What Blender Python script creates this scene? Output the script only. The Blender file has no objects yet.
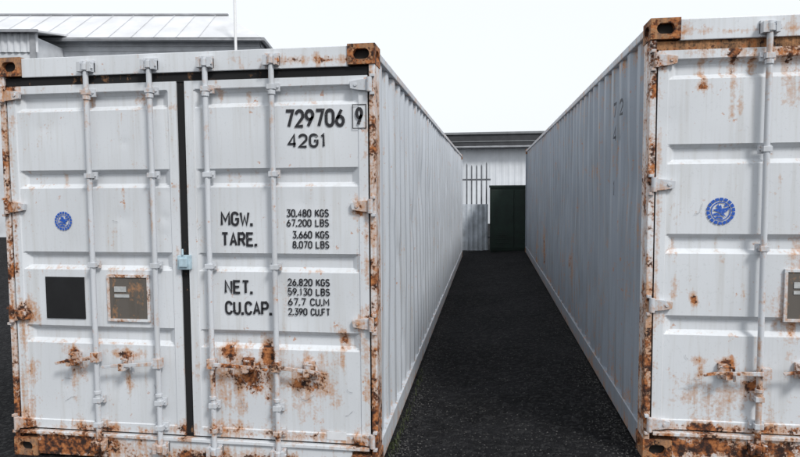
import bpy, bmesh, math, random
import numpy as np
from mathutils import Vector, Matrix
random.seed(4); rng=np.random.RandomState(7)
sc=bpy.context.scene
sc.view_settings.view_transform='Standard'; sc.view_settings.look='None'; sc.view_settings.exposure=0
COL=bpy.context.collection
W,H,L=2.438,2.583,12.192

# ------------------------------------------------------------------ materials
def NT(name):
    m=bpy.data.materials.new(name); m.use_nodes=True
    return m,m.node_tree,m.node_tree.nodes['Principled BSDF']
def nd(nt,t,**k):
    n=nt.nodes.new(t)
    for a,b in k.items(): setattr(n,a,b)
    return n
def math_(nt,op,a,b=None,clamp=False):
    n=nd(nt,'ShaderNodeMath',operation=op); n.use_clamp=clamp
    for i,v in enumerate((a,b)):
        if v is None: continue
        if isinstance(v,(int,float)): n.inputs[i].default_value=v
        else: nt.links.new(v,n.inputs[i])
    return n.outputs[0]
def mr(nt,v,a,b,c=0.,d=1.):
    n=nd(nt,'ShaderNodeMapRange'); n.clamp=True
    nt.links.new(v,n.inputs[0])
    for i,x in zip((1,2,3,4),(a,b,c,d)): n.inputs[i].default_value=x
    return n.outputs[0]
def noise(nt,vec,s,det=4,rough=.55,dist=0.):
    n=nd(nt,'ShaderNodeTexNoise'); nt.links.new(vec,n.inputs['Vector'])
    n.inputs['Scale'].default_value=s; n.inputs['Detail'].default_value=det
    n.inputs['Roughness'].default_value=rough; n.inputs['Distortion'].default_value=dist
    return n.outputs[0]
def mix(nt,f,a,b,blend='MIX'):
    n=nd(nt,'ShaderNodeMix',data_type='RGBA',blend_type=blend)
    if isinstance(f,(int,float)): n.inputs[0].default_value=f
    else: nt.links.new(f,n.inputs[0])
    for i,v in ((6,a),(7,b)):
        if isinstance(v,tuple): n.inputs[i].default_value=(*v,1)
        else: nt.links.new(v,n.inputs[i])
    return n.outputs[2]
def mapped(nt,vec,loc=(0,0,0),scale=(1,1,1)):
    n=nd(nt,'ShaderNodeMapping'); nt.links.new(vec,n.inputs[0])
    n.inputs[1].default_value=loc; n.inputs[3].default_value=scale
    return n.outputs[0]
def painted(name,base,off=0.,rough=.42,grime=.4,specks=1.,metal=0.,gcol=(.40,.37,.32),run=.75):
    m,nt,b=NT(name)
    tc=nd(nt,'ShaderNodeTexCoord'); v=mapped(nt,tc.outputs['Object'],(off,off*.7,off*.3))
    at=nd(nt,'ShaderNodeAttribute',attribute_name='rust')
    n1=noise(nt,v,7,5,.66); n2=noise(nt,v,60,2,.6); n3=noise(nt,v,24,2,.65)
    sv=mapped(nt,v,(0,0,0),(16,16,.8)); ns=noise(nt,sv,1.6,3,.65)
    nb=noise(nt,v,1.5,1,.5)
    mm=math_(nt,'ADD',at.outputs['Fac'],math_(nt,'MULTIPLY',math_(nt,'SUBTRACT',n1,.5),1.2))
    mm=math_(nt,'ADD',mm,math_(nt,'MULTIPLY',math_(nt,'SUBTRACT',n2,.5),.55))
    ms=math_(nt,'ADD',mm,math_(nt,'MULTIPLY',math_(nt,'SUBTRACT',ns,.5),run))
    rf=mr(nt,mm,.44,.54)
    sp=math_(nt,'MULTIPLY',mr(nt,n3,.655,.68),mr(nt,n1,.52,.62))
    rf=math_(nt,'MAXIMUM',rf,math_(nt,'MULTIPLY',sp,.7*specks))
    st=mr(nt,ms,.19,.52,0,.86)
    cr=nd(nt,'ShaderNodeValToRGB'); nt.links.new(n3,cr.inputs[0])
    e=cr.color_ramp.elements; e[0].position=.38; e[0].color=(.026,.012,.009,1); e[1].position=.68; e[1].color=(.46,.18,.062,1)
    x=cr.color_ramp.elements.new(.48); x.color=(.105,.036,.015,1); x=cr.color_ramp.elements.new(.56); x.color=(.27,.092,.029,1)
    gf=math_(nt,'MULTIPLY',mr(nt,ns,.48,.76),grime)
    pc=mix(nt,gf,base,tuple(base[i]*gcol[i]*1.6 for i in range(3)))
    pc=mix(nt,mr(nt,nb,.35,.65,0,.5),pc,tuple(c*.78 for c in base))
    pc=mix(nt,mr(nt,n2,.60,.75,0,.25),pc,tuple(c*.55 for c in base))
    pc=mix(nt,st,pc,(.47,.235,.105))
    c=mix(nt,rf,pc,cr.outputs[0])
    nt.links.new(c,b.inputs['Base Color'])
    rr=mr(nt,rf,0,1,rough,.9); rr=math_(nt,'ADD',rr,mr(nt,nb,.3,.7,-.06,.1)); nt.links.new(rr,b.inputs['Roughness'])
    hgt=math_(nt,'ADD',math_(nt,'MULTIPLY',rf,math_(nt,'SUBTRACT',n2,.9)),math_(nt,'MULTIPLY',n1,.25))
    bp=nd(nt,'ShaderNodeBump'); bp.inputs['Strength'].default_value=.35; bp.inputs['Distance'].default_value=.006
    nt.links.new(hgt,bp.inputs['Height']); nt.links.new(bp.outputs[0],b.inputs['Normal'])
    b.inputs['Metallic'].default_value=metal
    return m
def simple(name,col,rough=.6,var=.25,scale=8,bump=0.):
    m,nt,b=NT(name); tc=nd(nt,'ShaderNodeTexCoord')
    n=noise(nt,tc.outputs['Object'],scale,3,.6)
    c=mix(nt,mr(nt,n,.35,.65),tuple(c*(1-var) for c in col),tuple(min(1,c*(1+var*.5)) for c in col))
    nt.links.new(c,b.inputs['Base Color']); b.inputs['Roughness'].default_value=rough
    if bump:
        bp=nd(nt,'ShaderNodeBump'); bp.inputs['Strength'].default_value=bump; bp.inputs['Distance'].default_value=.01
        nt.links.new(n,bp.inputs['Height']); nt.links.new(bp.outputs[0],b.inputs['Normal'])
    return m

# ------------------------------------------------------------------ mesh builder
class MB:
    def __init__(s): s.v=[];s.f=[];s.r=[];s.base=0.
    def add(s,vs,fs,r=None):
        k=len(s.v); s.v+= [tuple(p) for p in vs]; s.f+= [tuple(i+k for i in f) for f in fs]
        s.r+= [s.base if r is None else r]*len(vs)
    def grid(s,fn,n,m,flip=False):
        vs=[fn(i/n,j/m) for i in range(n+1) for j in range(m+1)]
        fs=[]
        for i in range(n):
            for j in range(m):
                a=i*(m+1)+j; q=(a,a+m+1,a+m+2,a+1)
                fs.append(q[::-1] if flip else q)
        s.add(vs,fs)
    def box(s,x0,x1,y0,y1,z0,z1,n=(1,1,1)):
        a,b,c=n; X=lambda t:x0+(x1-x0)*t; Y=lambda t:y0+(y1-y0)*t; Z=lambda t:z0+(z1-z0)*t
        s.grid(lambda i,j:(X(i),y0,Z(j)),a,c); s.grid(lambda i,j:(X(i),y1,Z(j)),a,c,True)
        s.grid(lambda i,j:(x0,Y(i),Z(j)),b,c,True); s.grid(lambda i,j:(x1,Y(i),Z(j)),b,c)
        s.grid(lambda i,j:(X(i),Y(j),z0),a,b,True); s.grid(lambda i,j:(X(i),Y(j),z1),a,b)
    def cyl(s,p0,p1,r,seg=16,nl=1,r1=None):
        p0=Vector(p0);p1=Vector(p1);d=(p1-p0).normalized()
        u=d.orthogonal().normalized(); w=d.cross(u); r1=r if r1 is None else r1
        vs=[];fs=[]
        for k in range(nl+1):
            t=k/nl; c=p0.lerp(p1,t); rr=r+(r1-r)*t
            for i in range(seg):
                a=2*math.pi*i/seg; vs.append(c+(u*math.cos(a)+w*math.sin(a))*rr)
        for k in range(nl):
            for i in range(seg):
                j=(i+1)%seg; fs.append((k*seg+i,k*seg+j,(k+1)*seg+j,(k+1)*seg+i))
        fs.append(tuple(range(seg))[::-1]); fs.append(tuple(nl*seg+i for i in range(seg)))
        s.add(vs,fs)
    def prism(s,poly,y0,y1):
        n=len(poly); vs=[(x,y0,z) for x,z in poly]+[(x,y1,z) for x,z in poly]
        s.add(vs,[tuple(range(n)),tuple(range(2*n-1,n-1,-1))]+[(i,i+n,(i+1)%n+n,(i+1)%n) for i in range(n)])
    def obj(s,name,mat,parent=None,rustfn=None,bevel=0.,smooth=False):
        me=bpy.data.meshes.new(name); me.from_pydata(s.v,[],s.f)
        at=me.attributes.new('rust','FLOAT','POINT')
        r=np.array(s.r,float)
        if rustfn is not None and len(s.v):
            P=np.array(s.v); r=r+rustfn(P)
        at.data.foreach_set('value',r.astype(np.float32))
        bm=bmesh.new(); bm.from_mesh(me); bmesh.ops.remove_doubles(bm,verts=bm.verts,dist=1e-5)
        bmesh.ops.recalc_face_normals(bm,faces=bm.faces); bm.to_mesh(me); bm.free()
        me.materials.append(mat)
        o=bpy.data.objects.new(name,me); COL.objects.link(o)
        if parent: o.parent=parent
        if bevel:
            md=o.modifiers.new('b','BEVEL'); md.width=bevel; md.segments=2; md.limit_method='ANGLE'; md.angle_limit=math.radians(50)
        if smooth:
            for p in me.polygons: p.use_smooth=True
            try: me.set_sharp_from_angle(angle=math.radians(35))
            except Exception: pass
        return o
def empty(name,loc=(0,0,0),rz=0.):
    e=bpy.data.objects.new(name,None); e.location=loc; e.rotation_euler=(0,0,rz); COL.objects.link(e); return e

GZ=[2.295,1.81,1.29,.81]
def rust_field(spots,streaks,gain=1.):
    def f(P):
        x=P[:,0]; z=P[:,2]; r=np.zeros(len(P))
        for (a,b,rx,rz,am) in spots:
            q=((x-a)/rx)**2+((z-b)/rz)**2; r=np.maximum(r,am*np.exp(-q*.8))
        for (a,zt,ln,w,am) in streaks:
            t=(zt-z)/ln; ok=(t>-.02)&(t<1); r=np.maximum(r,np.where(ok,am*(1-.75*np.clip(t,0,1))*np.exp(-((x-a-.01*np.sin(z*9+a*30))/w)**2),0))
        for g in GZ: r=np.maximum(r,.15*np.exp(-((z-g+.050)/.012)**2))
        r=np.maximum(r,.24*np.exp(-((z-.19)/.025)**2))
        return r*gain
    return f

# ------------------------------------------------------------------ container
def leaf(mb,x0,x1,z0,z1,seed):
    fr=.055
    xs=sorted(set([round(a,4) for a in list(np.arange(x0,x1,.012))+[x0,x1,x0+fr,x1-fr,x0+fr-.004,x1-fr+.004,x0+fr+.004,x1-fr-.004,x0+fr+.05,x1-fr-.05]]))
    zs=[z0,z1,z0+fr,z1-fr,z0+fr-.004,z1-fr+.004]
    for g in GZ: zs+=[g-.058,g-.030,g+.030,g+.058]
    zs=sorted(set([round(a,4) for a in list(np.arange(z0,z1,.012))+zs]))
    X,Z=np.meshgrid(xs,zs,indexing='ij')
    inner=np.minimum(np.minimum(X-x0,x1-X),np.minimum(Z-z0,z1-Z))
    Y=np.where(inner<fr+1e-6,.012,.018)
    for g in GZ:
        d=np.clip((.058-np.abs(Z-g))/.028,0,1)
        e=np.clip((np.minimum(X-x0,x1-X)-fr-.004)/.046,0,1)
        Y=Y+.032*np.minimum(d,e)
    rs=np.random.RandomState(seed)
    for _ in range(34):
        a,b=rs.uniform(x0,x1),rs.uniform(z0,z1); s=rs.uniform(.03,.18); am=rs.uniform(-.0014,.0036)
        Y=Y+am*np.exp(-((X-a)**2+(Z-b)**2)/s**2)
    n,m=X.shape
    vs=np.stack([X,Y,Z],-1).reshape(-1,3).tolist()
    fs=[(i*m+j,(i+1)*m+j,(i+1)*m+j+1,i*m+j+1) for i in range(n-1) for j in range(m-1)]
    bd=[(i,0) for i in range(n)]+[(n-1,j) for j in range(1,m)]+[(i,m-1) for i in range(n-2,-1,-1)]+[(0,j) for j in range(m-2,0,-1)]
    k0=len(vs); idx=[i*m+j for i,j in bd]
    for q in idx: v=vs[q]; vs.append([v[0],.065,v[2]])
    N=len(idx)
    for a in range(N):
        b=(a+1)%N; fs.append((idx[b],idx[a],k0+a,k0+b))
    mb.add(vs,fs)

def casting(mb,hole,x0,x1,y0,y1,z0,z1,sidex):
    mb.base=.50
    def ring(cx,cz,w,h,rw,rh,mk):
        N=24; out=[];inn=[]
        for i in range(N):
            a=2*math.pi*(i+.5)/N; c,s=math.cos(a),math.sin(a)
            t=min(w/2/abs(c) if abs(c)>1e-6 else 9,h/2/abs(s) if abs(s)>1e-6 else 9)
            out.append((cx+c*t,cz+s*t))
            L2=rw/2-rh/2; inn.append((cx+(L2 if c>0 else -L2)+c*rh/2,cz+s*rh/2))
        corners=[(cx+w/2,cz+h/2),(cx-w/2,cz+h/2),(cx-w/2,cz-h/2),(cx+w/2,cz-h/2)]
        for c in corners:
            i=min(range(N),key=lambda q:(out[q][0]-c[0])**2+(out[q][1]-c[1])**2); out[i]=c
        vs=[mk(p,0) for p in out]+[mk(p,0) for p in inn]+[mk(p,.035) for p in inn]
        fs=[(i,(i+1)%N,N+(i+1)%N,N+i) for i in range(N)]+[(N+i,N+(i+1)%N,2*N+(i+1)%N,2*N+i) for i in range(N)]
        mb.add(vs,fs)
        hole.add([mk(p,.034) for p in inn],[tuple(range(N))])  # near-black backing face, painted shade for the depth of the hole
    ring((x0+x1)/2,(z0+z1)/2,x1-x0,z1-z0,.098,.062,lambda p,d:(p[0],y0+d,p[1]))
    sg=-1 if sidex==x0 else 1
    ring((y0+y1)/2,(z0+z1)/2,y1-y0,z1-z0,.098,.062,lambda p,d:(sidex-sg*d,p[0],p[1]))
    ox=x1 if sidex==x0 else x0
    q=lambda *p:mb.add(p,[(0,1,2,3)])
    q((ox,y0,z0),(ox,y1,z0),(ox,y1,z1),(ox,y0,z1)); q((x0,y1,z0),(x1,y1,z0),(x1,y1,z1),(x0,y1,z1))
    q((x0,y0,z0),(x1,y0,z0),(x1,y1,z0),(x0,y1,z0)); q((x0,y0,z1),(x1,y0,z1),(x1,y1,z1),(x0,y1,z1))

# condensed stencil lettering drawn from strokes (unit cell: width 1, height 1)
def arc(cx,cz,rx,rz,a0,a1,n=7): return [(cx+rx*math.cos(math.radians(a0+(a1-a0)*i/n)),cz+rz*math.sin(math.radians(a0+(a1-a0)*i/n))) for i in range(n+1)]
_top=lambda: arc(.5,.72,.5,.28,180,0,8)
_bot=lambda: arc(.5,.28,.5,.28,360,180,8)
GLY={
'0':[_top()+_bot()+[(0,.72)]],
'1':[[(.15,.82),(.55,1),(.55,0)]],
'2':[arc(.5,.72,.5,.28,170,0,7)+[(.95,.55),(0,0),(1,0)]],
'3':[[(.02,1),(1,1),(.5,.60)]+arc(.5,.30,.5,.30,90,-160,9)],
'4':[[(.78,0),(.78,1),(0,.25),(1,.25)]],
'5':[[(.92,1),(.1,1),(.04,.55)]+arc(.48,.32,.52,.32,125,-160,9)],
'6':[[(.72,1),(.08,.42)]+arc(.5,.29,.5,.29,160,-200,12)],
'7':[[(0,1),(1,1),(.38,0)]],
'8':[arc(.5,.76,.42,.24,-90,270,12),arc(.5,.27,.5,.27,90,450,12)],
'9':[[(.28,0),(.92,.58)]+arc(.5,.71,.5,.29,-20,340,12)],
'G':[arc(.5,.72,.5,.28,15,180,7)+arc(.5,.28,.5,.28,180,360,7)+[(1,.48),(.55,.48)]],
'M':[[(0,0),(0,1),(.5,.35),(1,1),(1,0)]],'W':[[(0,1),(.25,0),(.5,.7),(.75,0),(1,1)]],
'T':[[(0,1),(1,1)],[(.5,1),(.5,0)]],'A':[[(0,0),(.5,1),(1,0)],[(.17,.32),(.83,.32)]],
'R':[[(0,0),(0,1),(.6,1)]+arc(.6,.75,.38,.25,90,-90,6)+[(0,.5)],[(.5,.5),(1,0)]],
'E':[[(1,1),(0,1),(0,0),(1,0)],[(0,.52),(.85,.52)]],'N':[[(0,0),(0,1),(1,0),(1,1)]],
'C':[arc(.5,.70,.5,.30,10,180,7)+arc(.5,.30,.5,.30,180,350,7)],
'U':[[(0,1),(0,.28)]+arc(.5,.28,.5,.28,180,360,7)+[(1,1)]],
'P':[[(0,0),(0,1),(.6,1)]+arc(.6,.74,.4,.26,90,-90,6)+[(0,.48)]],
'K':[[(0,0),(0,1)],[(1,1),(.05,.42)],[(.35,.6),(1,0)]],
'S':[arc(.5,.76,.46,.24,20,270,8)+arc(.5,.26,.5,.26,90,-160,9)],
'L':[[(0,1),(0,0),(1,0)]],'B':[[(0,0),(0,1),(.6,1)]+arc(.6,.77,.36,.23,90,-90,6)+[(0,.54)],[(.6,.54)]+arc(.6,.27,.4,.27,90,-90,6)+[(0,0)]],
'F':[[(1,1),(0,1),(0,0)],[(0,.52),(.85,.52)]],'.':[[(0,.0),(0,.07)]]}
WID={'.':.12,'M':1.25,'W':1.3,'1':.7,'I':.2}
def ribbon(mb,P,st,y):
    n=len(P); lf=[];rt_=[]
    for i in range(n):
        p=np.array(P[i]); d0=p-np.array(P[i-1]) if i else None; d1=np.array(P[i+1])-p if i<n-1 else None
        if d0 is None: d0=d1
        if d1 is None: d1=d0
        d0=d0/(np.linalg.norm(d0)+1e-9); d1=d1/(np.linalg.norm(d1)+1e-9)
        n0=np.array([-d0[1],d0[0]]); n1=np.array([-d1[1],d1[0]]); b=n0+n1; q=np.linalg.norm(b)
        b=b/q if q>.3 else n0; s=min(1.6,1/max(.4,float(b@n0)))*st/2
        lf.append(p+b*s); rt_.append(p-b*s)
    V=[(a[0],y,a[1]) for a in lf]+[(a[0],y,a[1]) for a in rt_]
    mb.add(V,[(i,i+1,n+i+1,n+i) for i in range(n-1)])
def text(body,x0,x1,z0,z1,mat,parent,y=.0125,rot=None,stroke=None):
    h=z1-z0; st=stroke or h*.165; h-=st; gap=.46
    ws=[ (.5 if c==' ' else WID.get(c,1.)) for c in body]; tot=sum(ws)+gap*(len(body)-1)+.001
    cw=(x1-x0-st)/tot; x=x0+st/2; mb=MB(); k=0
    for c,w in zip(body,ws):
        if c!=' ':
            for pl in GLY[c]:
                P=[(x+p[0]*w*cw,z0+st/2+p[1]*h) for p in pl]
                if c=='.': 
                    a,b=P[0]; mb.add([(a-st*.6,y,z0),(a+st*.6,y,z0),(a+st*.6,y,z0+st*1.2),(a-st*.6,y,z0+st*1.2)],[(0,1,2,3)]); continue
                k+=1; ribbon(mb,P,st,y-.00005*(k%7))
        x+=(w+gap)*cw
    if rot is not None: mb.v=[(rot,x0+x1-a,c) for a,b,c in mb.v]
    return mb.obj('marking',mat,parent)

def worn(name,col,wear=.5,lo=.88,under=(.52,.53,.54)):
    m,nt,b=NT(name); tc=nd(nt,'ShaderNodeTexCoord'); v=tc.outputs['Object']
    n=noise(nt,v,70,3,.7); n2=noise(nt,v,6,2,.5)
    f=math_(nt,'ADD',n,math_(nt,'MULTIPLY',n2,.5)); f=mr(nt,f,lo,lo+.1,0,wear)
    nt.links.new(mix(nt,f,col,under),b.inputs['Base Color']); b.inputs['Roughness'].default_value=.6
    return m
M_black=worn('stencil_black',(.014,.014,.018),.6,.92)
M_faded=worn('stencil_faded',(.020,.024,.035),.6,.90,(.30,.33,.37))
M_scr=worn('pencil_scratch',(.22,.23,.25),.9,.70)
M_blue=worn('emblem_blue',(.012,.085,.42),.35)
M_white=simple('label_white',(.70,.71,.73),.5,.1)
M_holeshade=simple('dark_hollow',(.012,.010,.009),.9,.3)

def emblem(parent,cx,cz,r):
    y=.0125; mb=MB()
    def P(pts): mb.add([(cx+a*r,y,cz+b*r) for a,b in pts],[tuple(range(len(pts)))])
    def ring(r0,r1,a0=0,a1=360):
        n=int(abs(a1-a0)/9)+1
        for i in range(n):
            t0=math.radians(a0+(a1-a0)*i/n);t1=math.radians(a0+(a1-a0)*(i+1)/n)
            P([(math.cos(t0)*r0,math.sin(t0)*r0),(math.cos(t0)*r1,math.sin(t0)*r1),(math.cos(t1)*r1,math.sin(t1)*r1),(math.cos(t1)*r0,math.sin(t1)*r0)])
    for k in range(18):
        a=k*20; ring(.78,1.0,a,a+16)
    ring(.62,.70)
    P([(-.58,.10),(-.22,.20),(.0,.50),(.08,.20),(.34,.24),(.64,.34),(.46,.02),(.24,-.14),(.0,-.16),(-.20,-.04)])
    P([(-.05,-.14),(.18,-.13),(.40,-.42),(.08,-.32)])
    P([(-.54,-.18),(-.25,-.12),(-.02,-.24),(-.02,-.38),(-.25,-.28),(-.48,-.32)])
    P([(-.40,-.42),(-.12,-.36),(.16,-.48),(.12,-.60),(-.12,-.50),(-.3,-.54)])
    P([(-.34,.32),(-.18,.54),(-.10,.34),(-.2,.24)])
    P([(.2,.38),(.34,.54),(.47,.40),(.3,.31)])
    return mb.obj('emblem',M_blue,parent)

def container(name,loc,off,rust,postbase,textset,eR,eZ,handles,corrphase,siderust,headrust,sidecol,sidegrime):
    E=empty(name,loc)
    MP=painted('container_paint_'+str(off),(.66,.685,.715),off,.42,.45)
    MH=painted('hardware_paint_'+str(off),(.56,.585,.62),off+3,.5,.5)
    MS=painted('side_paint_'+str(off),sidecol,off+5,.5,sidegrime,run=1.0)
    MR=painted('rail_paint_'+str(off),(.50,.53,.57),off+6,.5,.6)
    MG=painted('gasket_'+str(off),(.006,.006,.007),off+7,.9,.1,.2)
    MC=painted('casting_'+str(off),(.12,.08,.065),off+9,.85,.4)
    RF=rust
    for nm,x0,x1,sd in (('left_door',.046,1.198,1),('right_door',1.252,2.392,2)):
        mb=MB(); leaf(mb,x0,x1,.185,2.402,int(sd+off*10)); mb.obj(nm,MP,E,RF)
    mb=MB(); mb.box(.036,W-.036,.020,.075,2.398,2.455,(60,1,2)); mb.box(1.196,1.254,.024,.07,.19,2.398,(1,1,40))
    mb.box(.034,.048,.020,.07,.17,2.41,(1,1,30)); mb.box(W-.048,W-.034,.020,.07,.17,2.41,(1,1,30)); mb.box(.04,W-.04,.03,.07,.155,.20,(40,1,1))
    mb.box(.04,W-.04,.07,.09,.15,2.45)  # not gasket: black sheet behind the leaves, painted shade for the door gaps
    mb.obj('door_gasket',MG,E,lambda P:np.where(P[:,2]>2.396,headrust+.0*P[:,0],0)+(.5*RF(P)*(P[:,2]<2.39) if headrust>.2 else .25*RF(P)))
    mb=MB(); mb.base=postbase
    for a,b in ((0.0,.036),(W-.036,W)): mb.box(a,b,.004,.155,.118,H-.118,(1,3,110))
    f=lambda P:.15*np.exp(-((P[:,2]-.2)/.4)**2)+.07*np.sin(P[:,2]*7+off)-.10*(P[:,1]>.1)
    mb.obj('corner_posts',MP,E,f,.004)
    mb=MB(); mb.box(.162,W-.162,.006,.12,2.455,H-.008,(90,2,6)); mb.obj('door_header',MP,E,RF,.004)
    mb=MB(); mb.box(.162,W-.162,.004,.14,.012,.155,(90,2,8)); mb.obj('door_sill',MP,E,RF,.004)
    mb=MB(); mb.box(.05,W-.05,-.012,.05,.150,.172,(80,1,1)); mb.obj('sill_lip',MP,E,RF,.003)
    mb=MB(); ho=MB()
    for z0,z1 in ((0,.118),(H-.118,H)):
        casting(mb,ho,-.003,.162,-.004,.174,z0,z1,-.003); casting(mb,ho,W-.162,W+.003,-.004,.174,z0,z1,W+.003)
        for x0,x1 in ((-.003,.162),(W-.162,W+.003)): mb.box(x0,x1,L-.178,L,z0,z1)
    mb.obj('corner_castings',MC,E); ho.obj('casting_apertures',M_holeshade,E)
    for nm,x,sg in (('side_wall_a',.0,-1),('side_wall_b',W,1)):
        y=.19+corrphase; pts=[(.155,.034),(.19,.034)]
        while y<L-.45:
            pts+=[(y,.034),(y+.068,.002),(y+.140,.002),(y+.208,.034)]; y+=.278
        pts+=[(L-.16,.034)]
        nz=46; vs=[];fs=[]
        dr=np.random.RandomState(int(off*7)+3); dents=[(dr.uniform(.5,11.5),dr.uniform(.4,2.3),dr.uniform(.10,.3),dr.uniform(.006,.018)) for _ in range(34)]
        for k in range(nz+1):
            z=.155+(2.515-.155)*k/nz
            for (yy,dd) in pts:
                wob=.004*math.sin(yy*1.7+z*2.1+off)+.003*math.sin(yy*5.3-z*3+off)+sum(am*math.exp(-((yy-a)**2+(z-b)**2)/s**2) for a,b,s,am in dents if abs(yy-a)<.8)
                vs.append((x-sg*(dd+.012+wob),yy,z))
        n=len(pts)
        for k in range(nz):
            for i in range(n-1): fs.append((k*n+i,k*n+i+1,(k+1)*n+i+1,(k+1)*n+i))
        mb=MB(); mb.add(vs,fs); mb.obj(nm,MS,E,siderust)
        mb=MB(); a,b=(x,x+.06) if sg<0 else (x-.06,x)
        mb.box(a,b,.174,L-.178,2.515,H-.02,(1,160,2)); mb.obj('top_rail',MR,E,lambda P:.22+.0*P[:,0],.006)
        mb=MB(); a,b=(x+.002,x+.05) if sg<0 else (x-.05,x-.002)
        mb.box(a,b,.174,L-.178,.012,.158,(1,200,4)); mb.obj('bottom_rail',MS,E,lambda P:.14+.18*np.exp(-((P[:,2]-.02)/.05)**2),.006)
    mb=MB(); pts=[]; x=.16
    while x<W-.3: pts+=[(x,.03),(x+.068,0),(x+.14,0),(x+.208,.03)]; x+=.27
    pts=[(.02,.03)]+pts+[(W-.02,.03)]
    vs=[(a,L-.02-b,z) for z in (.1,2.5) for a,b in pts]; n=len(pts); mb.add(vs,[(i,i+1,n+i+1,n+i) for i in range(n-1)])
    mb.box(0,.07,L-.16,L-.003,.118,H-.118); mb.box(W-.07,W,L-.16,L-.003,.118,H-.118); mb.box(.162,W-.162,L-.1,L-.004,H-.12,H-.01); mb.box(.162,W-.162,L-.1,L-.004,.01,.15)
    mb.obj('front_end_wall',MS,E)
    mb=MB(); mb.box(.03,W-.03,.12,L-.1,H-.045,H-.022,(4,30,1)); mb.box(.05,W-.05,.10,L-.1,.12,.15); mb.obj('roof_and_floor',MS,E,lambda P:.1+0*P[:,0])
    hw=MB(); rods=[.625,1.045,1.405,1.82]; ry=-.026
    rb=MB()
    for i,x in enumerate(rods):
        rb.base=.05; rb.cyl((x,ry,.07),(x,ry,2.535),.0165,16,60)
        for z,s in ((2.50,1),(.105,-1)):
            hw.base=.14
            hw.box(x-.045,x-.022,-.05,.006,z-.03,z+.03); hw.box(x+.022,x+.045,-.05,.006,z-.03,z+.03)
            hw.box(x-.045,x+.045,-.008,.008,z-.045,z+.045)
            hw.cyl((x,ry,z-.02),(x,ry,z+.02),.026,16)
            hw.prism([(x-.02,z+s*.0),(x+.05,z+s*.012),(x+.055,z-s*.012),(x-.02,z-s*.03)],-.046,-.03)
        for z in (2.345,1.83,1.27,.40,.24):
            hw.base=.10; w_=.042 if z in (2.345,.24) else .034
            hw.box(x-w_,x+w_,-.006,.014,z-.024,z+.024)
            hw.box(x-.024,x+.024,-.046,-.005,z-.015,z+.015)
            for sx in (-.033,.033): hw.cyl((x+sx*w_/.042,-.014,z),(x+sx*w_/.042,-.006,z),.006,8)
        hw.cyl((x,ry,2.30),(x,ry,2.325),.023,14); hw.cyl((x,ry,.44),(x,ry,.46),.023,14)
    rb.obj('lock_rods',MH,E,RF,0,True)
    for (x,s,ln,z,dz) in handles:
        hw.base=.28
        hw.box(x-.026,x+.026,-.052,-.004,z-.03,z+.03)
        ze=z+dz
        hw.prism([(x+s*.02,z-.012),(x+s*ln*.8,ze-.009),(x+s*ln,ze-.020),(x+s*(ln+.01),ze-.005),(x+s*ln*.8,ze+.009),(x+s*.02,z+.012)][::s],-.062,-.050)
        hx=x+s*ln*.62; zz=z+dz*.6
        hw.base=.26
        hw.box(hx-.035,hx+.035,-.004,.016,zz-.050,zz+.040)
        hw.box(hx-.022,hx+.022,-.070,-.004,zz-.034,zz-.020)
        hw.box(hx-.018,hx+.018,-.078,-.068,zz-.034,zz+.012)
        hw.cyl((hx-.03,-.02,zz+.028),(hx+.035,-.06,zz+.034),.007,10) 
        hw.cyl((hx+.045,-.012,zz+.02),(hx+.05,-.02,zz-.06),.008,10)
    for z in (2.345,1.635,.93,.215):
        for s,xe in ((1,.0),(-1,W)):
            hw.base=.18
            X=lambda t:xe+s*t
            hw.cyl((X(.030),-.014,z-.042),(X(.030),-.014,z+.042),.016,14)
            p=[(X(.03),z-.036),(X(.095),z-.030),(X(.145),z-.020),(X(.150),z+.020),(X(.095),z+.030),(X(.03),z+.036)]
            hw.prism(p if s>0 else p[::-1],-.008,.013)
            a,b=sorted((X(.002),X(.026))); hw.box(a,b,-.022,.006,z-.06,z-.044); hw.box(a,b,-.022,.006,z+.044,z+.06)
            hw.cyl((X(.115),-.014,z),(X(.115),-.006,z),.010,10)
    hw.obj('door_hardware',MH,E,lambda P:.6*RF(P),.0015)
    for t in textset: text(t[0],t[1],t[2],t[3],t[4],M_black,E,y=.0080 if t[1]>2.3 else .0125)
    if textset:
        mb=MB(); a,b,c,d=2.300,2.385,2.092,2.235; w=.005
        for q in ((a,b,c,c+w),(a,b,d-w,d),(a,a+w,c+w,d-w),(b-w,b,c+w,d-w)): mb.add([(q[0],.008,q[2]),(q[1],.008,q[2]),(q[1],.008,q[3]),(q[0],.008,q[3])],[(0,1,2,3)])
        mb.obj('marking_box',M_black,E)
    emblem(E,.405,eZ,eR)
    mb=MB(); q=random.Random(int(off*10)+5)
    for _ in range(16):
        x=q.choice([q.uniform(.15,.5),q.uniform(.7,1.0),q.uniform(1.3,1.75),q.uniform(1.9,2.3)]); z=q.uniform(.28,.70) if q.random()<.6 else q.uniform(.9,2.2)
        a=q.uniform(-.9,.9); P=[(x,z)]
        if any(abs(z-g)<.16 for g in GZ): continue
        for k in range(q.randint(2,5)):
            a+=q.uniform(-.8,.8); l=q.uniform(.01,.03); P.append((P[-1][0]+math.cos(a)*l,P[-1][1]+math.sin(a)*l))
        ribbon(mb,P,.0022,.0128-.0001*_)
    mb.obj('paint_scratches',M_scr,E)
    return E,MP,MH,MC

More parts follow.
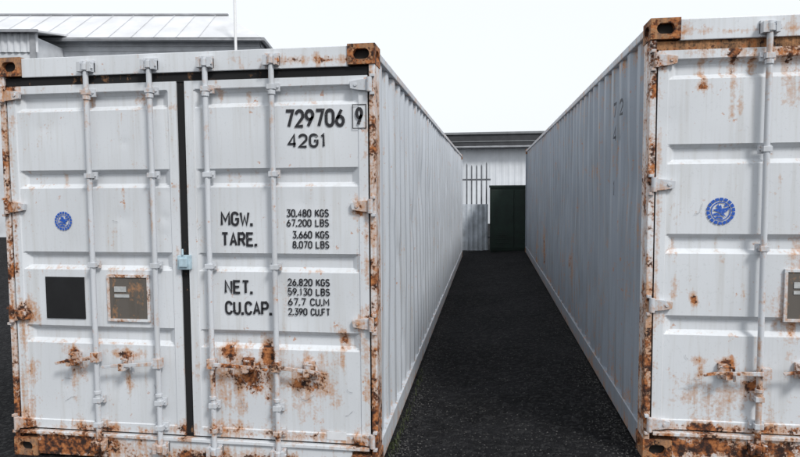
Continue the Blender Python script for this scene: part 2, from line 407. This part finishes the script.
TX=[('729706',1.885,2.255,2.105,2.215),('9',2.318,2.366,2.108,2.218),('42G1',1.90,2.145,1.985,2.07),
 ('MGW.',1.465,1.675,1.515,1.605),('TARE.',1.465,1.70,1.390,1.478),('NET.',1.48,1.665,1.095,1.182),('CU.CAP.',1.48,1.785,.965,1.052),
 ('30.480 KGS',1.885,2.15,1.570,1.618),('67.200 LBS',1.885,2.15,1.512,1.558),('3.660 KGS',1.92,2.15,1.440,1.487),('8.070 LBS',1.92,2.15,1.380,1.426),
 ('26.820 KGS',1.885,2.15,1.150,1.197),('59.130 LBS',1.885,2.15,1.092,1.138),('67.7 CU.M',1.885,2.145,1.030,1.077),('2.390 CU.FT',1.885,2.15,.970,1.016)]
rs=np.random.RandomState(11)
rndL=[(rs.uniform(.1,2.35),rs.choice([2.40,2.24,1.75,1.24,.75]),rs.uniform(.06,.26),rs.uniform(.006,.016),rs.uniform(.16,.34)) for _ in range(30)]
spL=[(.44,.68,.06,.06,.66),(.60,2.33,.05,.05,.45),(.93,2.31,.05,.04,.40),(1.01,1.62,.03,.12,.42),(.08,2.37,.08,.07,.54),(.06,1.64,.06,.07,.50),(.08,.95,.12,.09,.60),(.07,.20,.14,.12,.54),
 (1.75,.72,.06,.08,.90),(1.50,.73,.06,.05,.82),(1.60,.58,.22,.16,.60),(2.0,.56,.14,.18,.53),(2.23,.83,.04,.06,.66),(.82,.69,.16,.04,.42),(.5,.60,.07,.09,.46),
 (2.15,2.50,.45,.03,.46),(2.0,2.42,.5,.02,.2),(.35,.08,.65,.11,.72),(1.4,.04,.9,.07,.56),(.05,.1,.1,.1,.5),(.13,.55,.05,.12,.40),(1.0,.93,.03,.06,.42),(.72,1.0,.03,.14,.36),
 (1.47,2.33,.03,.05,.38),(1.18,1.35,.03,.09,.40),(2.33,1.62,.06,.07,.48),(2.33,.92,.06,.07,.50),(2.30,.2,.14,.06,.48),(1.18,.2,.10,.07,.46),(1.9,.22,.40,.04,.44),(.6,.2,.45,.04,.48),(1.5,.24,.2,.06,.42),(2.38,1.2,.02,1.0,.30),(.06,1.2,.02,1.1,.38)]
stL=[(1.50,.68,.48,.045,.60),(1.58,.62,.44,.035,.56),(1.66,.60,.44,.035,.56),(1.745,.70,.48,.045,.64),(1.97,.60,.34,.035,.52),(2.04,.6,.38,.025,.50),(.44,.62,.35,.03,.48),(.61,2.30,.3,.025,.42),
 (1.01,1.55,.3,.02,.42),(.09,.9,.45,.035,.50),(.06,1.58,.3,.025,.45),(.075,2.33,.4,.03,.47),(2.23,.78,.28,.02,.47),(.82,.66,.34,.045,.38),(1.17,1.3,.3,.02,.4)]+rndL
rndR=[(rs.uniform(.1,2.35),rs.choice([2.40,2.24,1.75,1.24,.75]),rs.uniform(.06,.28),rs.uniform(.006,.018),rs.uniform(.18,.36)) for _ in range(34)]
spR=[(.30,2.40,.08,.05,.52),(.45,2.39,.10,.06,.55),(.72,2.38,.14,.07,.55),(.30,2.19,.04,.02,.48),(.27,.96,.018,.04,.6),(.31,.60,.05,.03,.5),(.46,.58,.05,.035,.70),(.60,.48,.12,.12,.48),(.42,.36,.24,.18,.40),
 (.82,1.0,.12,.24,.60),(.5,.09,.9,.09,.64),(1.6,.09,.9,.08,.50),(.07,2.33,.06,.06,.45),(.07,1.6,.06,.05,.4),(.08,.86,.06,.05,.45),(.08,.2,.06,.05,.5),(1.0,2.5,1.2,.02,.38),(.16,1.2,.03,.3,.28),(.5,.2,.7,.04,.56),(.62,1.26,.03,.04,.4),(.06,1.2,.02,1.1,.36)]
stR=[(.30,2.40,.30,.03,.54),(.38,2.40,.18,.02,.5),(.46,2.40,.38,.04,.58),(.56,2.40,.2,.02,.45),(.75,2.40,.34,.04,.56),(.85,2.40,.2,.025,.5),(.46,.55,.34,.035,.50),(.82,.85,.45,.045,.52),(.31,.58,.28,.025,.44)]+rndR
def siderustL(P):
    return .0+.12*np.exp(-((P[:,2]-.16)/.10)**2)+.14*np.exp(-((P[:,2]-2.5)/.06)**2)
sr=np.random.RandomState(23); SS=[(sr.uniform(.3,11.5),sr.uniform(1.0,2.5),sr.uniform(.4,1.3),sr.uniform(.02,.05),sr.uniform(.20,.40)) for _ in range(34)]
def siderustR(P):
    y=P[:,1];z=P[:,2]; r=.05+.18*np.exp(-((z-.16)/.14)**2)+.16*np.exp(-((z-2.5)/.08)**2)
    for a,b,ry,rz,am in ((3.5,.72,.20,.34,.46),(7.0,.62,.40,.42,.48),(4.3,.65,.16,.35,.38),(2.4,.45,.12,.2,.36),(1.2,.35,.15,.2,.30),(.45,.5,.12,.4,.34),(8.6,.6,.3,.3,.38),(.2,1.6,.05,.9,.46),(.2,.6,.05,.5,.46)):
        r=np.maximum(r,am*np.exp(-((y-a)/ry)**2-((z-b)/rz)**2))
    for a,zt,ln,w,am in SS:
        t=(zt-z)/ln; r=np.maximum(r,np.where((t>0)&(t<1),am*(1-.6*np.clip(t,0,1))*np.exp(-((y-a)/w)**2),0))
    return r
E1,MP1,MH1,MC1=container('shipping_container',(-3.0975,3.6008,0),0.0,rust_field(spL,stL),.43,TX,.060,1.545,
   [(1.045,-1,.36,.655,-.02),(.625,-1,.26,.68,-.03),(1.405,1,.36,.665,-.01),(1.82,1,.32,.66,-.02)],.0,siderustL,.03,(.54,.575,.62),.6)
E2,MP2,MH2,MC2=container('shipping_container.001',(.9171,3.7794,.1158),2.7,rust_field(spR,stR),.45,
   [(('729651' if t[0]=='729706' else '4' if t[0]=='9' else t[0]),)+t[1:] for t in TX],.078,1.48,
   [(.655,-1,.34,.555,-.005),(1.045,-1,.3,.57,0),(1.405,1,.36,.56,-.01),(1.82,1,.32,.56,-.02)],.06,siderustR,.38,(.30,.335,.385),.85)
def plate(parent,x0,x1,z0,z1,MPL,inner,label=True):
    mb=MB(); mb.base=.34; w=.018
    mb.box(x0,x1,.002,.016,z0,z0+w,(20,1,2)); mb.box(x0,x1,.002,.016,z1-w,z1,(20,1,2)); mb.box(x0,x0+w,.002,.016,z0+w,z1-w,(2,1,20)); mb.box(x1-w,x1,.002,.016,z0+w,z1-w,(2,1,20))
    mb.obj('document_plate_frame',MPL,parent,None,.002)
    mb=MB(); mb.base=.14; mb.box(x0+w,x1-w,.008,.016,z0+w,z1-w,(20,1,20)); mb.obj('document_plate',inner,parent)
    if label:
        mb=MB(); mb.box(x0+.05,x0+.13,.004,.008,z1-.11,z1-.075); mb.box(x0+.05,x0+.15,.004,.008,z1-.145,z1-.125); mb.obj('plate_label',simple('label_grey',(.45,.46,.46),.5,.2,30),parent)
M_pl=painted('weathered_plate',(.11,.097,.085),4.1,.6,.8)
plate(E1,.695,.985,.905,1.205,MP1,M_pl); plate(E2,.755,1.02,.845,1.15,MP2,M_pl)
M_dark=simple('black_panel',(.006,.006,.007),.6,.5,6)
mb=MB(); mb.box(.262,.535,.010,.016,.915,1.185); mb.obj('black_panel',M_dark,E1,None,.001)
mb=MB(); mb.box(1.190,1.272,-.02,.012,1.245,1.335); mb.box(1.205,1.258,-.032,-.02,1.262,1.318); mb.cyl((1.23,-.026,1.335),(1.23,-.026,1.375),.006,8)
mb.obj('door_seal_lock',simple('seal_paint',(.42,.55,.62),.5,.25,20),E1,None,.004)
mb=MB(); mb.box(2.12,2.24,.009,.0125,.205,.255); mb.obj('sticker',M_white,E1)
def sidetxt(b,y0,y1,z0,z1): text(b,y0,y1,z0,z1,M_faded,E2,rot=-.004,stroke=.024)
sidetxt('7',.92,1.04,2.12,2.24); sidetxt('2',.70,.82,2.12,2.24); sidetxt('4',.92,1.04,1.95,2.07); sidetxt('1',.95,1.01,1.55,1.67)
# ------------------------------------------------------------------ ground
def gz(x,y):
    t=min(1,max(0,(x+.66)/1.55)); t=t*t*(3-2*t); return .112*t-.004
def asphalt():
    m,nt,b=NT('asphalt'); tc=nd(nt,'ShaderNodeTexCoord'); v=tc.outputs['Object']
    n1=noise(nt,v,.9,3,.6); n2=noise(nt,v,60,3,.7); n3=noise(nt,v,7,4,.7)
    vo=nd(nt,'ShaderNodeTexVoronoi'); nt.links.new(v,vo.inputs['Vector']); vo.inputs['Scale'].default_value=38
    sc_=nd(nt,'ShaderNodeSeparateColor'); nt.links.new(vo.outputs['Color'],sc_.inputs[0])
    c=mix(nt,mr(nt,n1,.38,.62),(.007,.007,.008),(.015,.015,.017))
    c=mix(nt,mr(nt,n3,.52,.66,0,.8),c,(.004,.004,.005))
    c=mix(nt,mr(nt,sc_.outputs[0],.62,1,0,.6),c,(.045,.045,.046))
    c=mix(nt,mr(nt,n2,.60,.70,0,.8),c,(.080,.080,.078))
    sp=nd(nt,'ShaderNodeSeparateXYZ'); nt.links.new(v,sp.inputs[0])
    d=math_(nt,'ABSOLUTE',math_(nt,'ADD',sp.outputs[0],.65)); mf=math_(nt,'ADD',mr(nt,d,0,.09,.35,-.2),math_(nt,'MULTIPLY',math_(nt,'SUBTRACT',n3,.5),1.6))
    mf=math_(nt,'MULTIPLY',mf,mr(nt,sp.outputs[1],4.4,5.4,1,0))
    c=mix(nt,mr(nt,mf,.25,.5,0,.6),c,(.030,.038,.014))
    nt.links.new(c,b.inputs['Base Color']); b.inputs['Roughness'].default_value=.9
    b.inputs['Specular IOR Level'].default_value=.12
    bp=nd(nt,'ShaderNodeBump'); bp.inputs['Strength'].default_value=1; bp.inputs['Distance'].default_value=.022
    h=math_(nt,'ADD',n2,math_(nt,'MULTIPLY',vo.outputs['Distance'],-.9)); nt.links.new(h,bp.inputs['Height']); nt.links.new(bp.outputs[0],b.inputs['Normal'])
    return m
xs=[-600,-200,-60,-20,-6]+list(np.linspace(-3,3,61))+[6,20,60,200,600]; ys=[-600,-100,-20,-5]+list(np.linspace(0,20,41))+[30,60,120,300,900]
mb=MB(); n=len(ys); vs=[(x,y,gz(x,y)+(.004*math.sin(x*5+y*3)*math.sin(y*2.3-x) if abs(x)<3 and 0<y<20 else 0)) for x in xs for y in ys]
mb.add(vs,[(i*n+j,(i+1)*n+j,(i+1)*n+j+1,i*n+j+1) for i in range(len(xs)-1) for j in range(n-1)])
mb.obj('ground',asphalt(),None,None,0,True)
mb=MB()
for _ in range(3200):
    side=random.random()
    if side<.35: x=-.64+abs(random.gauss(0,.09))
    elif side<.6: x=.92-abs(random.gauss(0,.10))
    else: x=random.uniform(-.6,.9)
    y=3.7+abs(random.gauss(0,2.5)); z=gz(x,y)+.001; r=random.uniform(.003,.010)
    V=[(x+r*random.uniform(.6,1)*a,y+r*random.uniform(.6,1)*b,z+r*.7*c) for a,b,c in ((1,0,0),(0,1,0),(-1,0,0),(0,-1,0),(0,0,1))]
    mb.add(V,[(0,1,4),(1,2,4),(2,3,4),(3,0,4)])
mb.obj('loose_gravel',simple('chippings',(.065,.064,.062),.9,.7,40))
mb=MB()
for _ in range(220):
    c=random.choice([(4.05,.2),(4.0,.3),(4.6,.2),(5.4,.15)]); y=random.gauss(c[0],c[1]); x=-.635+abs(random.gauss(0,.02)); z=gz(x,y)-.004
    h=random.uniform(.015,.05); a=random.uniform(0,6.28); w=.003; lx,ly=math.cos(a)*h*.5,math.sin(a)*h*.5
    if x+lx<-.65: lx=-lx
    dx,dy=-math.sin(a)*w,math.cos(a)*w
    mb.add([(x-dx,y-dy,z),(x+dx,y+dy,z),(x+lx*.4+dx*.7,y+ly*.4+dy*.7,z+h*.65),(x+lx,y+ly,z+h),(x+lx*.4-dx*.7,y+ly*.4-dy*.7,z+h*.65)],[(0,1,2,3,4)])
mb.obj('weeds',simple('weed_green',(.045,.06,.02),.8,.5,30))

# ------------------------------------------------------------------ background
M_wwall=simple('white_cladding',(.58,.60,.63),.6,.15,1.5)
M_wroof=simple('white_roof_metal',(.60,.61,.63),.5,.12,.8)
M_grey=simple('grey_trim',(.30,.31,.33),.6,.2,2)
M_dgrey=simple('dark_roof_metal',(.040,.042,.047),.7,.3,2)
M_glass=simple('window_glass',(.05,.06,.07),.1,.2,1)
B=empty('warehouse',(-3.69,25.74,0),math.radians(9.5))
EZ=7.88
mb=MB(); x0,x1=-23,-5.7; z=0
while z<EZ-.05:
    zt=min(z+.19,EZ-.02); mb.add([(x0,-.04,z),(x1,-.04,z),(x1,0,zt),(x0,0,zt)],[(0,1,2,3)]); mb.add([(x0,0,zt),(x1,0,zt),(x1,-.04,zt+.001),(x0,-.04,zt+.001)],[(0,1,2,3)])
    mb.add([(x1+.04,0,z),(x1+.04,12,z),(x1,12,zt),(x1,0,zt)],[(0,1,2,3)]); z+=.19
mb.box(x0,x1-.02,.02,12,0,EZ-.05); mb.obj('weatherboard_walls',M_wwall,B)
mb=MB()
e0,e1,ez=-23.3,-5.55,EZ; r0,r1,rz_,ry_=-20,-7.65,9.5,2.4
def slab(p,t=.12): 
    n=len(p); mb.add([q for q in p]+[(a,b,c-t) for a,b,c in p],[tuple(range(n)),tuple(range(2*n-1,n-1,-1))]+[(i,(i+1)%n,(i+1)%n+n,i+n) for i in range(n)])
slab([(e0,-.35,ez),(e1,-.35,ez),(r1,ry_,rz_),(r0,ry_,rz_)]); slab([(e1,-.35,ez),(e1,12.4,ez),(r1,9,rz_),(r1,ry_,rz_)]); slab([(e1,12.4,ez),(e0,12.4,ez),(r0,9,rz_),(r1,9,rz_)]); slab([(e0,12.4,ez),(e0,-.35,ez),(r0,ry_,rz_),(r0,9,rz_)]); slab([(r0,ry_,rz_),(r1,ry_,rz_),(r1,9,rz_),(r0,9,rz_)])
k=e0+3.5
while k<r1:
    mb.add([(k-.02,-.34,ez+.04),(k+.02,-.34,ez+.04),(k+.02,ry_,rz_+.04),(k-.02,ry_,rz_+.04)],[(0,1,2,3)])
    k+=.9
mb.obj('hip_roof',M_wroof,B)
mb=MB(); mb.box(e0,e1,-.50,-.35,ez-.16,ez-.02); mb.box(e1,e1+.13,-.5,12.4,ez-.16,ez-.02); mb.obj('gutter',M_grey,B,None,.02)
mb=MB(); mb.box(r0,r1+.1,ry_-.08,ry_+.08,rz_,rz_+.07); mb.obj('ridge_cap',M_grey,B)
mb=MB(); pts=[]; x=-24.
while x<-13.6: pts+=[(x,0),(x+.06,.05),(x+.13,.05),(x+.19,0)]; x+=.24
n=len(pts); yo=-2.2
mb.add([(a,yo-b,z) for z in (6.9,7.60) for a,b in pts],[(i,i+1,n+i+1,n+i) for i in range(n-1)]); mb.obj('corrugated_fascia',M_wwall,B)
mb=MB(); mb.box(-24,-13.65,yo+.03,-.06,0,7.5); mb.obj('wing_walls',M_wwall,B)
mb=MB(); slab([(-24.2,yo-.2,7.66),(-13.4,yo-.2,7.66),(-13.4,-.05,8.05),(-24.2,-.05,8.05)],.06); mb.obj('wing_roof',M_wroof,B)
mb=MB(); mb.box(-24.2,-13.35,yo-.30,yo-.2,7.58,7.68); mb.box(-13.75,-13.55,yo-.1,yo+.0,0,7.55); mb.obj('wing_trim',M_grey,B)
mb=MB()
for x in (-11,-8.5): 
    for z in (1.2,4.6): mb.box(x,x+1.3,-.07,-.05,z,z+1.3)
mb.obj('windows',M_glass,B)
P_=empty('antenna_pole',(-9.98,23.9,0)); mb=MB(); mb.cyl((0,0,0),(0,0,10.6),.055,14); mb.cyl((0,0,0),(0,0,.4),.12,14); mb.cyl((-.25,0,10.3),(.25,0,10.3),.02,8); mb.cyl((0,0,10.6),(0,0,11.4),.02,8)
mb.obj('mast',simple('pole_paint',(.80,.81,.82),.5,.05),P_,None,0,True)
S=empty('storage_shed',(0,30,0))
mb=MB(); pts=[]; x=-9.
while x<8: pts+=[(x,0),(x+.03,.012),(x+.12,.012),(x+.15,0)]; x+=.3
n=len(pts); mb.add([(a,-b,z) for z in (0,3.7) for a,b in pts],[(i,i+1,n+i+1,n+i) for i in range(n-1)]); mb.box(-9,8,.02,6,0,3.7); mb.obj('walls',simple('shed_white',(.68,.71,.75),.6,.1,1.2),S)
mb=MB(); mb.box(-9.3,8.3,-.5,6.3,3.72,4.25); mb.obj('roof_fascia',M_dgrey,S,None,.02)
mb=MB(); mb.box(-9.35,8.35,-.56,6.35,4.25,4.36); mb.box(-9.3,8.3,-.53,-.5,3.90,3.94); mb.obj('capping',simple('capping',(.20,.21,.22),.5,.2,2),S,None,.01)
mb=MB(); mb.box(-9.3,8.3,-.57,-.46,3.63,3.715); mb.obj('gutter',M_grey,S,None,.02)
F=empty('palisade_fence',(0,17.3,0)); mb=MB()
x=-4.
while x<.02:
    h=2.42+random.uniform(-.06,.05)
    mb.prism([(x,.05),(x+.04,.05),(x+.04,h-.06),(x+.02,h),(x,h-.06)],0,.02); x+=.135
mb.box(-4,.05,.022,.06,.35,.41); mb.box(-4,.05,.022,.06,1.95,2.0); mb.obj('pales_and_rails',simple('fence_grey',(.14,.145,.16),.6,.3,6),F)
mb=MB(); pts=[]; x=-4.
while x<.0: pts+=[(x,0),(x+.02,.02),(x+.06,.02),(x+.08,0)]; x+=.13
n=len(pts); mb.add([(a,-.06-b,z) for z in (0.02,1.30) for a,b in pts],[(i,i+1,n+i+1,n+i) for i in range(n-1)]); mb.obj('corrugated_sheet',simple('fence_sheet',(.55,.59,.64),.6,.3,3),F)
C=empty('green_utility_cabinet',(.03,16.35,.05)); mb=MB()
mb.box(0,1.25,0,.9,.06,1.70,(1,1,1)); mb.box(-.02,1.27,-.03,.93,1.70,1.76); mb.box(.02,1.23,.03,.87,0,.06)
for a in (.03,.64): mb.box(a,a+.58,-.018,0,.12,1.64)
for a in (.08,.69):
    for q in range(6): mb.box(a+.06,a+.42,-.026,-.018,.25+q*.05,.275+q*.05)
mb.box(.57,.59,-.045,-.018,.85,.99)
mb.obj('cabinet_body',simple('cabinet_green',(.005,.019,.012),.6,.35,4),C,None,.006)

# ------------------------------------------------------------------ light
SUN_EL,SUN_AZ=math.radians(45),math.radians(42)   # hazy sun behind the camera to the right
d=Vector((math.sin(SUN_AZ)*math.cos(SUN_EL),-math.cos(SUN_AZ)*math.cos(SUN_EL),math.sin(SUN_EL)))
sl=bpy.data.lights.new('sun','SUN'); sl.energy=2.4; sl.angle=math.radians(12); sl.color=(1,.98,.95)
so=bpy.data.objects.new('sun',sl); COL.objects.link(so); so.rotation_euler=(-d).to_track_quat('-Z','Y').to_euler()
w=bpy.data.worlds.new('World'); sc.world=w; w.use_nodes=True; nt=w.node_tree; bg=nt.nodes['Background']
sk=nd(nt,'ShaderNodeTexSky',sky_type='NISHITA'); sk.sun_disc=False; sk.sun_elevation=SUN_EL; sk.sun_rotation=math.pi-SUN_AZ
sk.air_density=1.; sk.dust_density=4.; sk.ozone_density=1.
hs=nd(nt,'ShaderNodeHueSaturation'); hs.inputs['Saturation'].default_value=.4; hs.inputs['Value'].default_value=1.
nt.links.new(sk.outputs[0],hs.inputs['Color'])
mxn=mix(nt,.82,hs.outputs[0],(9.0,9.4,9.85))      # high bright cloud layer
nt.links.new(mxn,bg.inputs[0]); bg.inputs[1].default_value=.12

# ------------------------------------------------------------------ camera
th,ph,ro=.1424,.0640,-.0065
fw=Vector((-math.sin(th)*math.cos(ph),math.cos(th)*math.cos(ph),-math.sin(ph))); rt=Vector((math.cos(th),math.sin(th),0)); up=rt.cross(fw)
rt2=rt*math.cos(ro)+up*math.sin(ro)
up2=(-rt*math.sin(ro)+up*math.cos(ro))
R=Matrix((rt2,up2,-fw)).transposed()
cam=bpy.data.cameras.new('camera'); cam.sensor_width=36; cam.lens=619.9/800*36; cam.clip_end=3000
co=bpy.data.objects.new('camera',cam); COL.objects.link(co); co.matrix_world=Matrix.Translation((0,0,1.7366))@R.to_4x4(); sc.camera=co
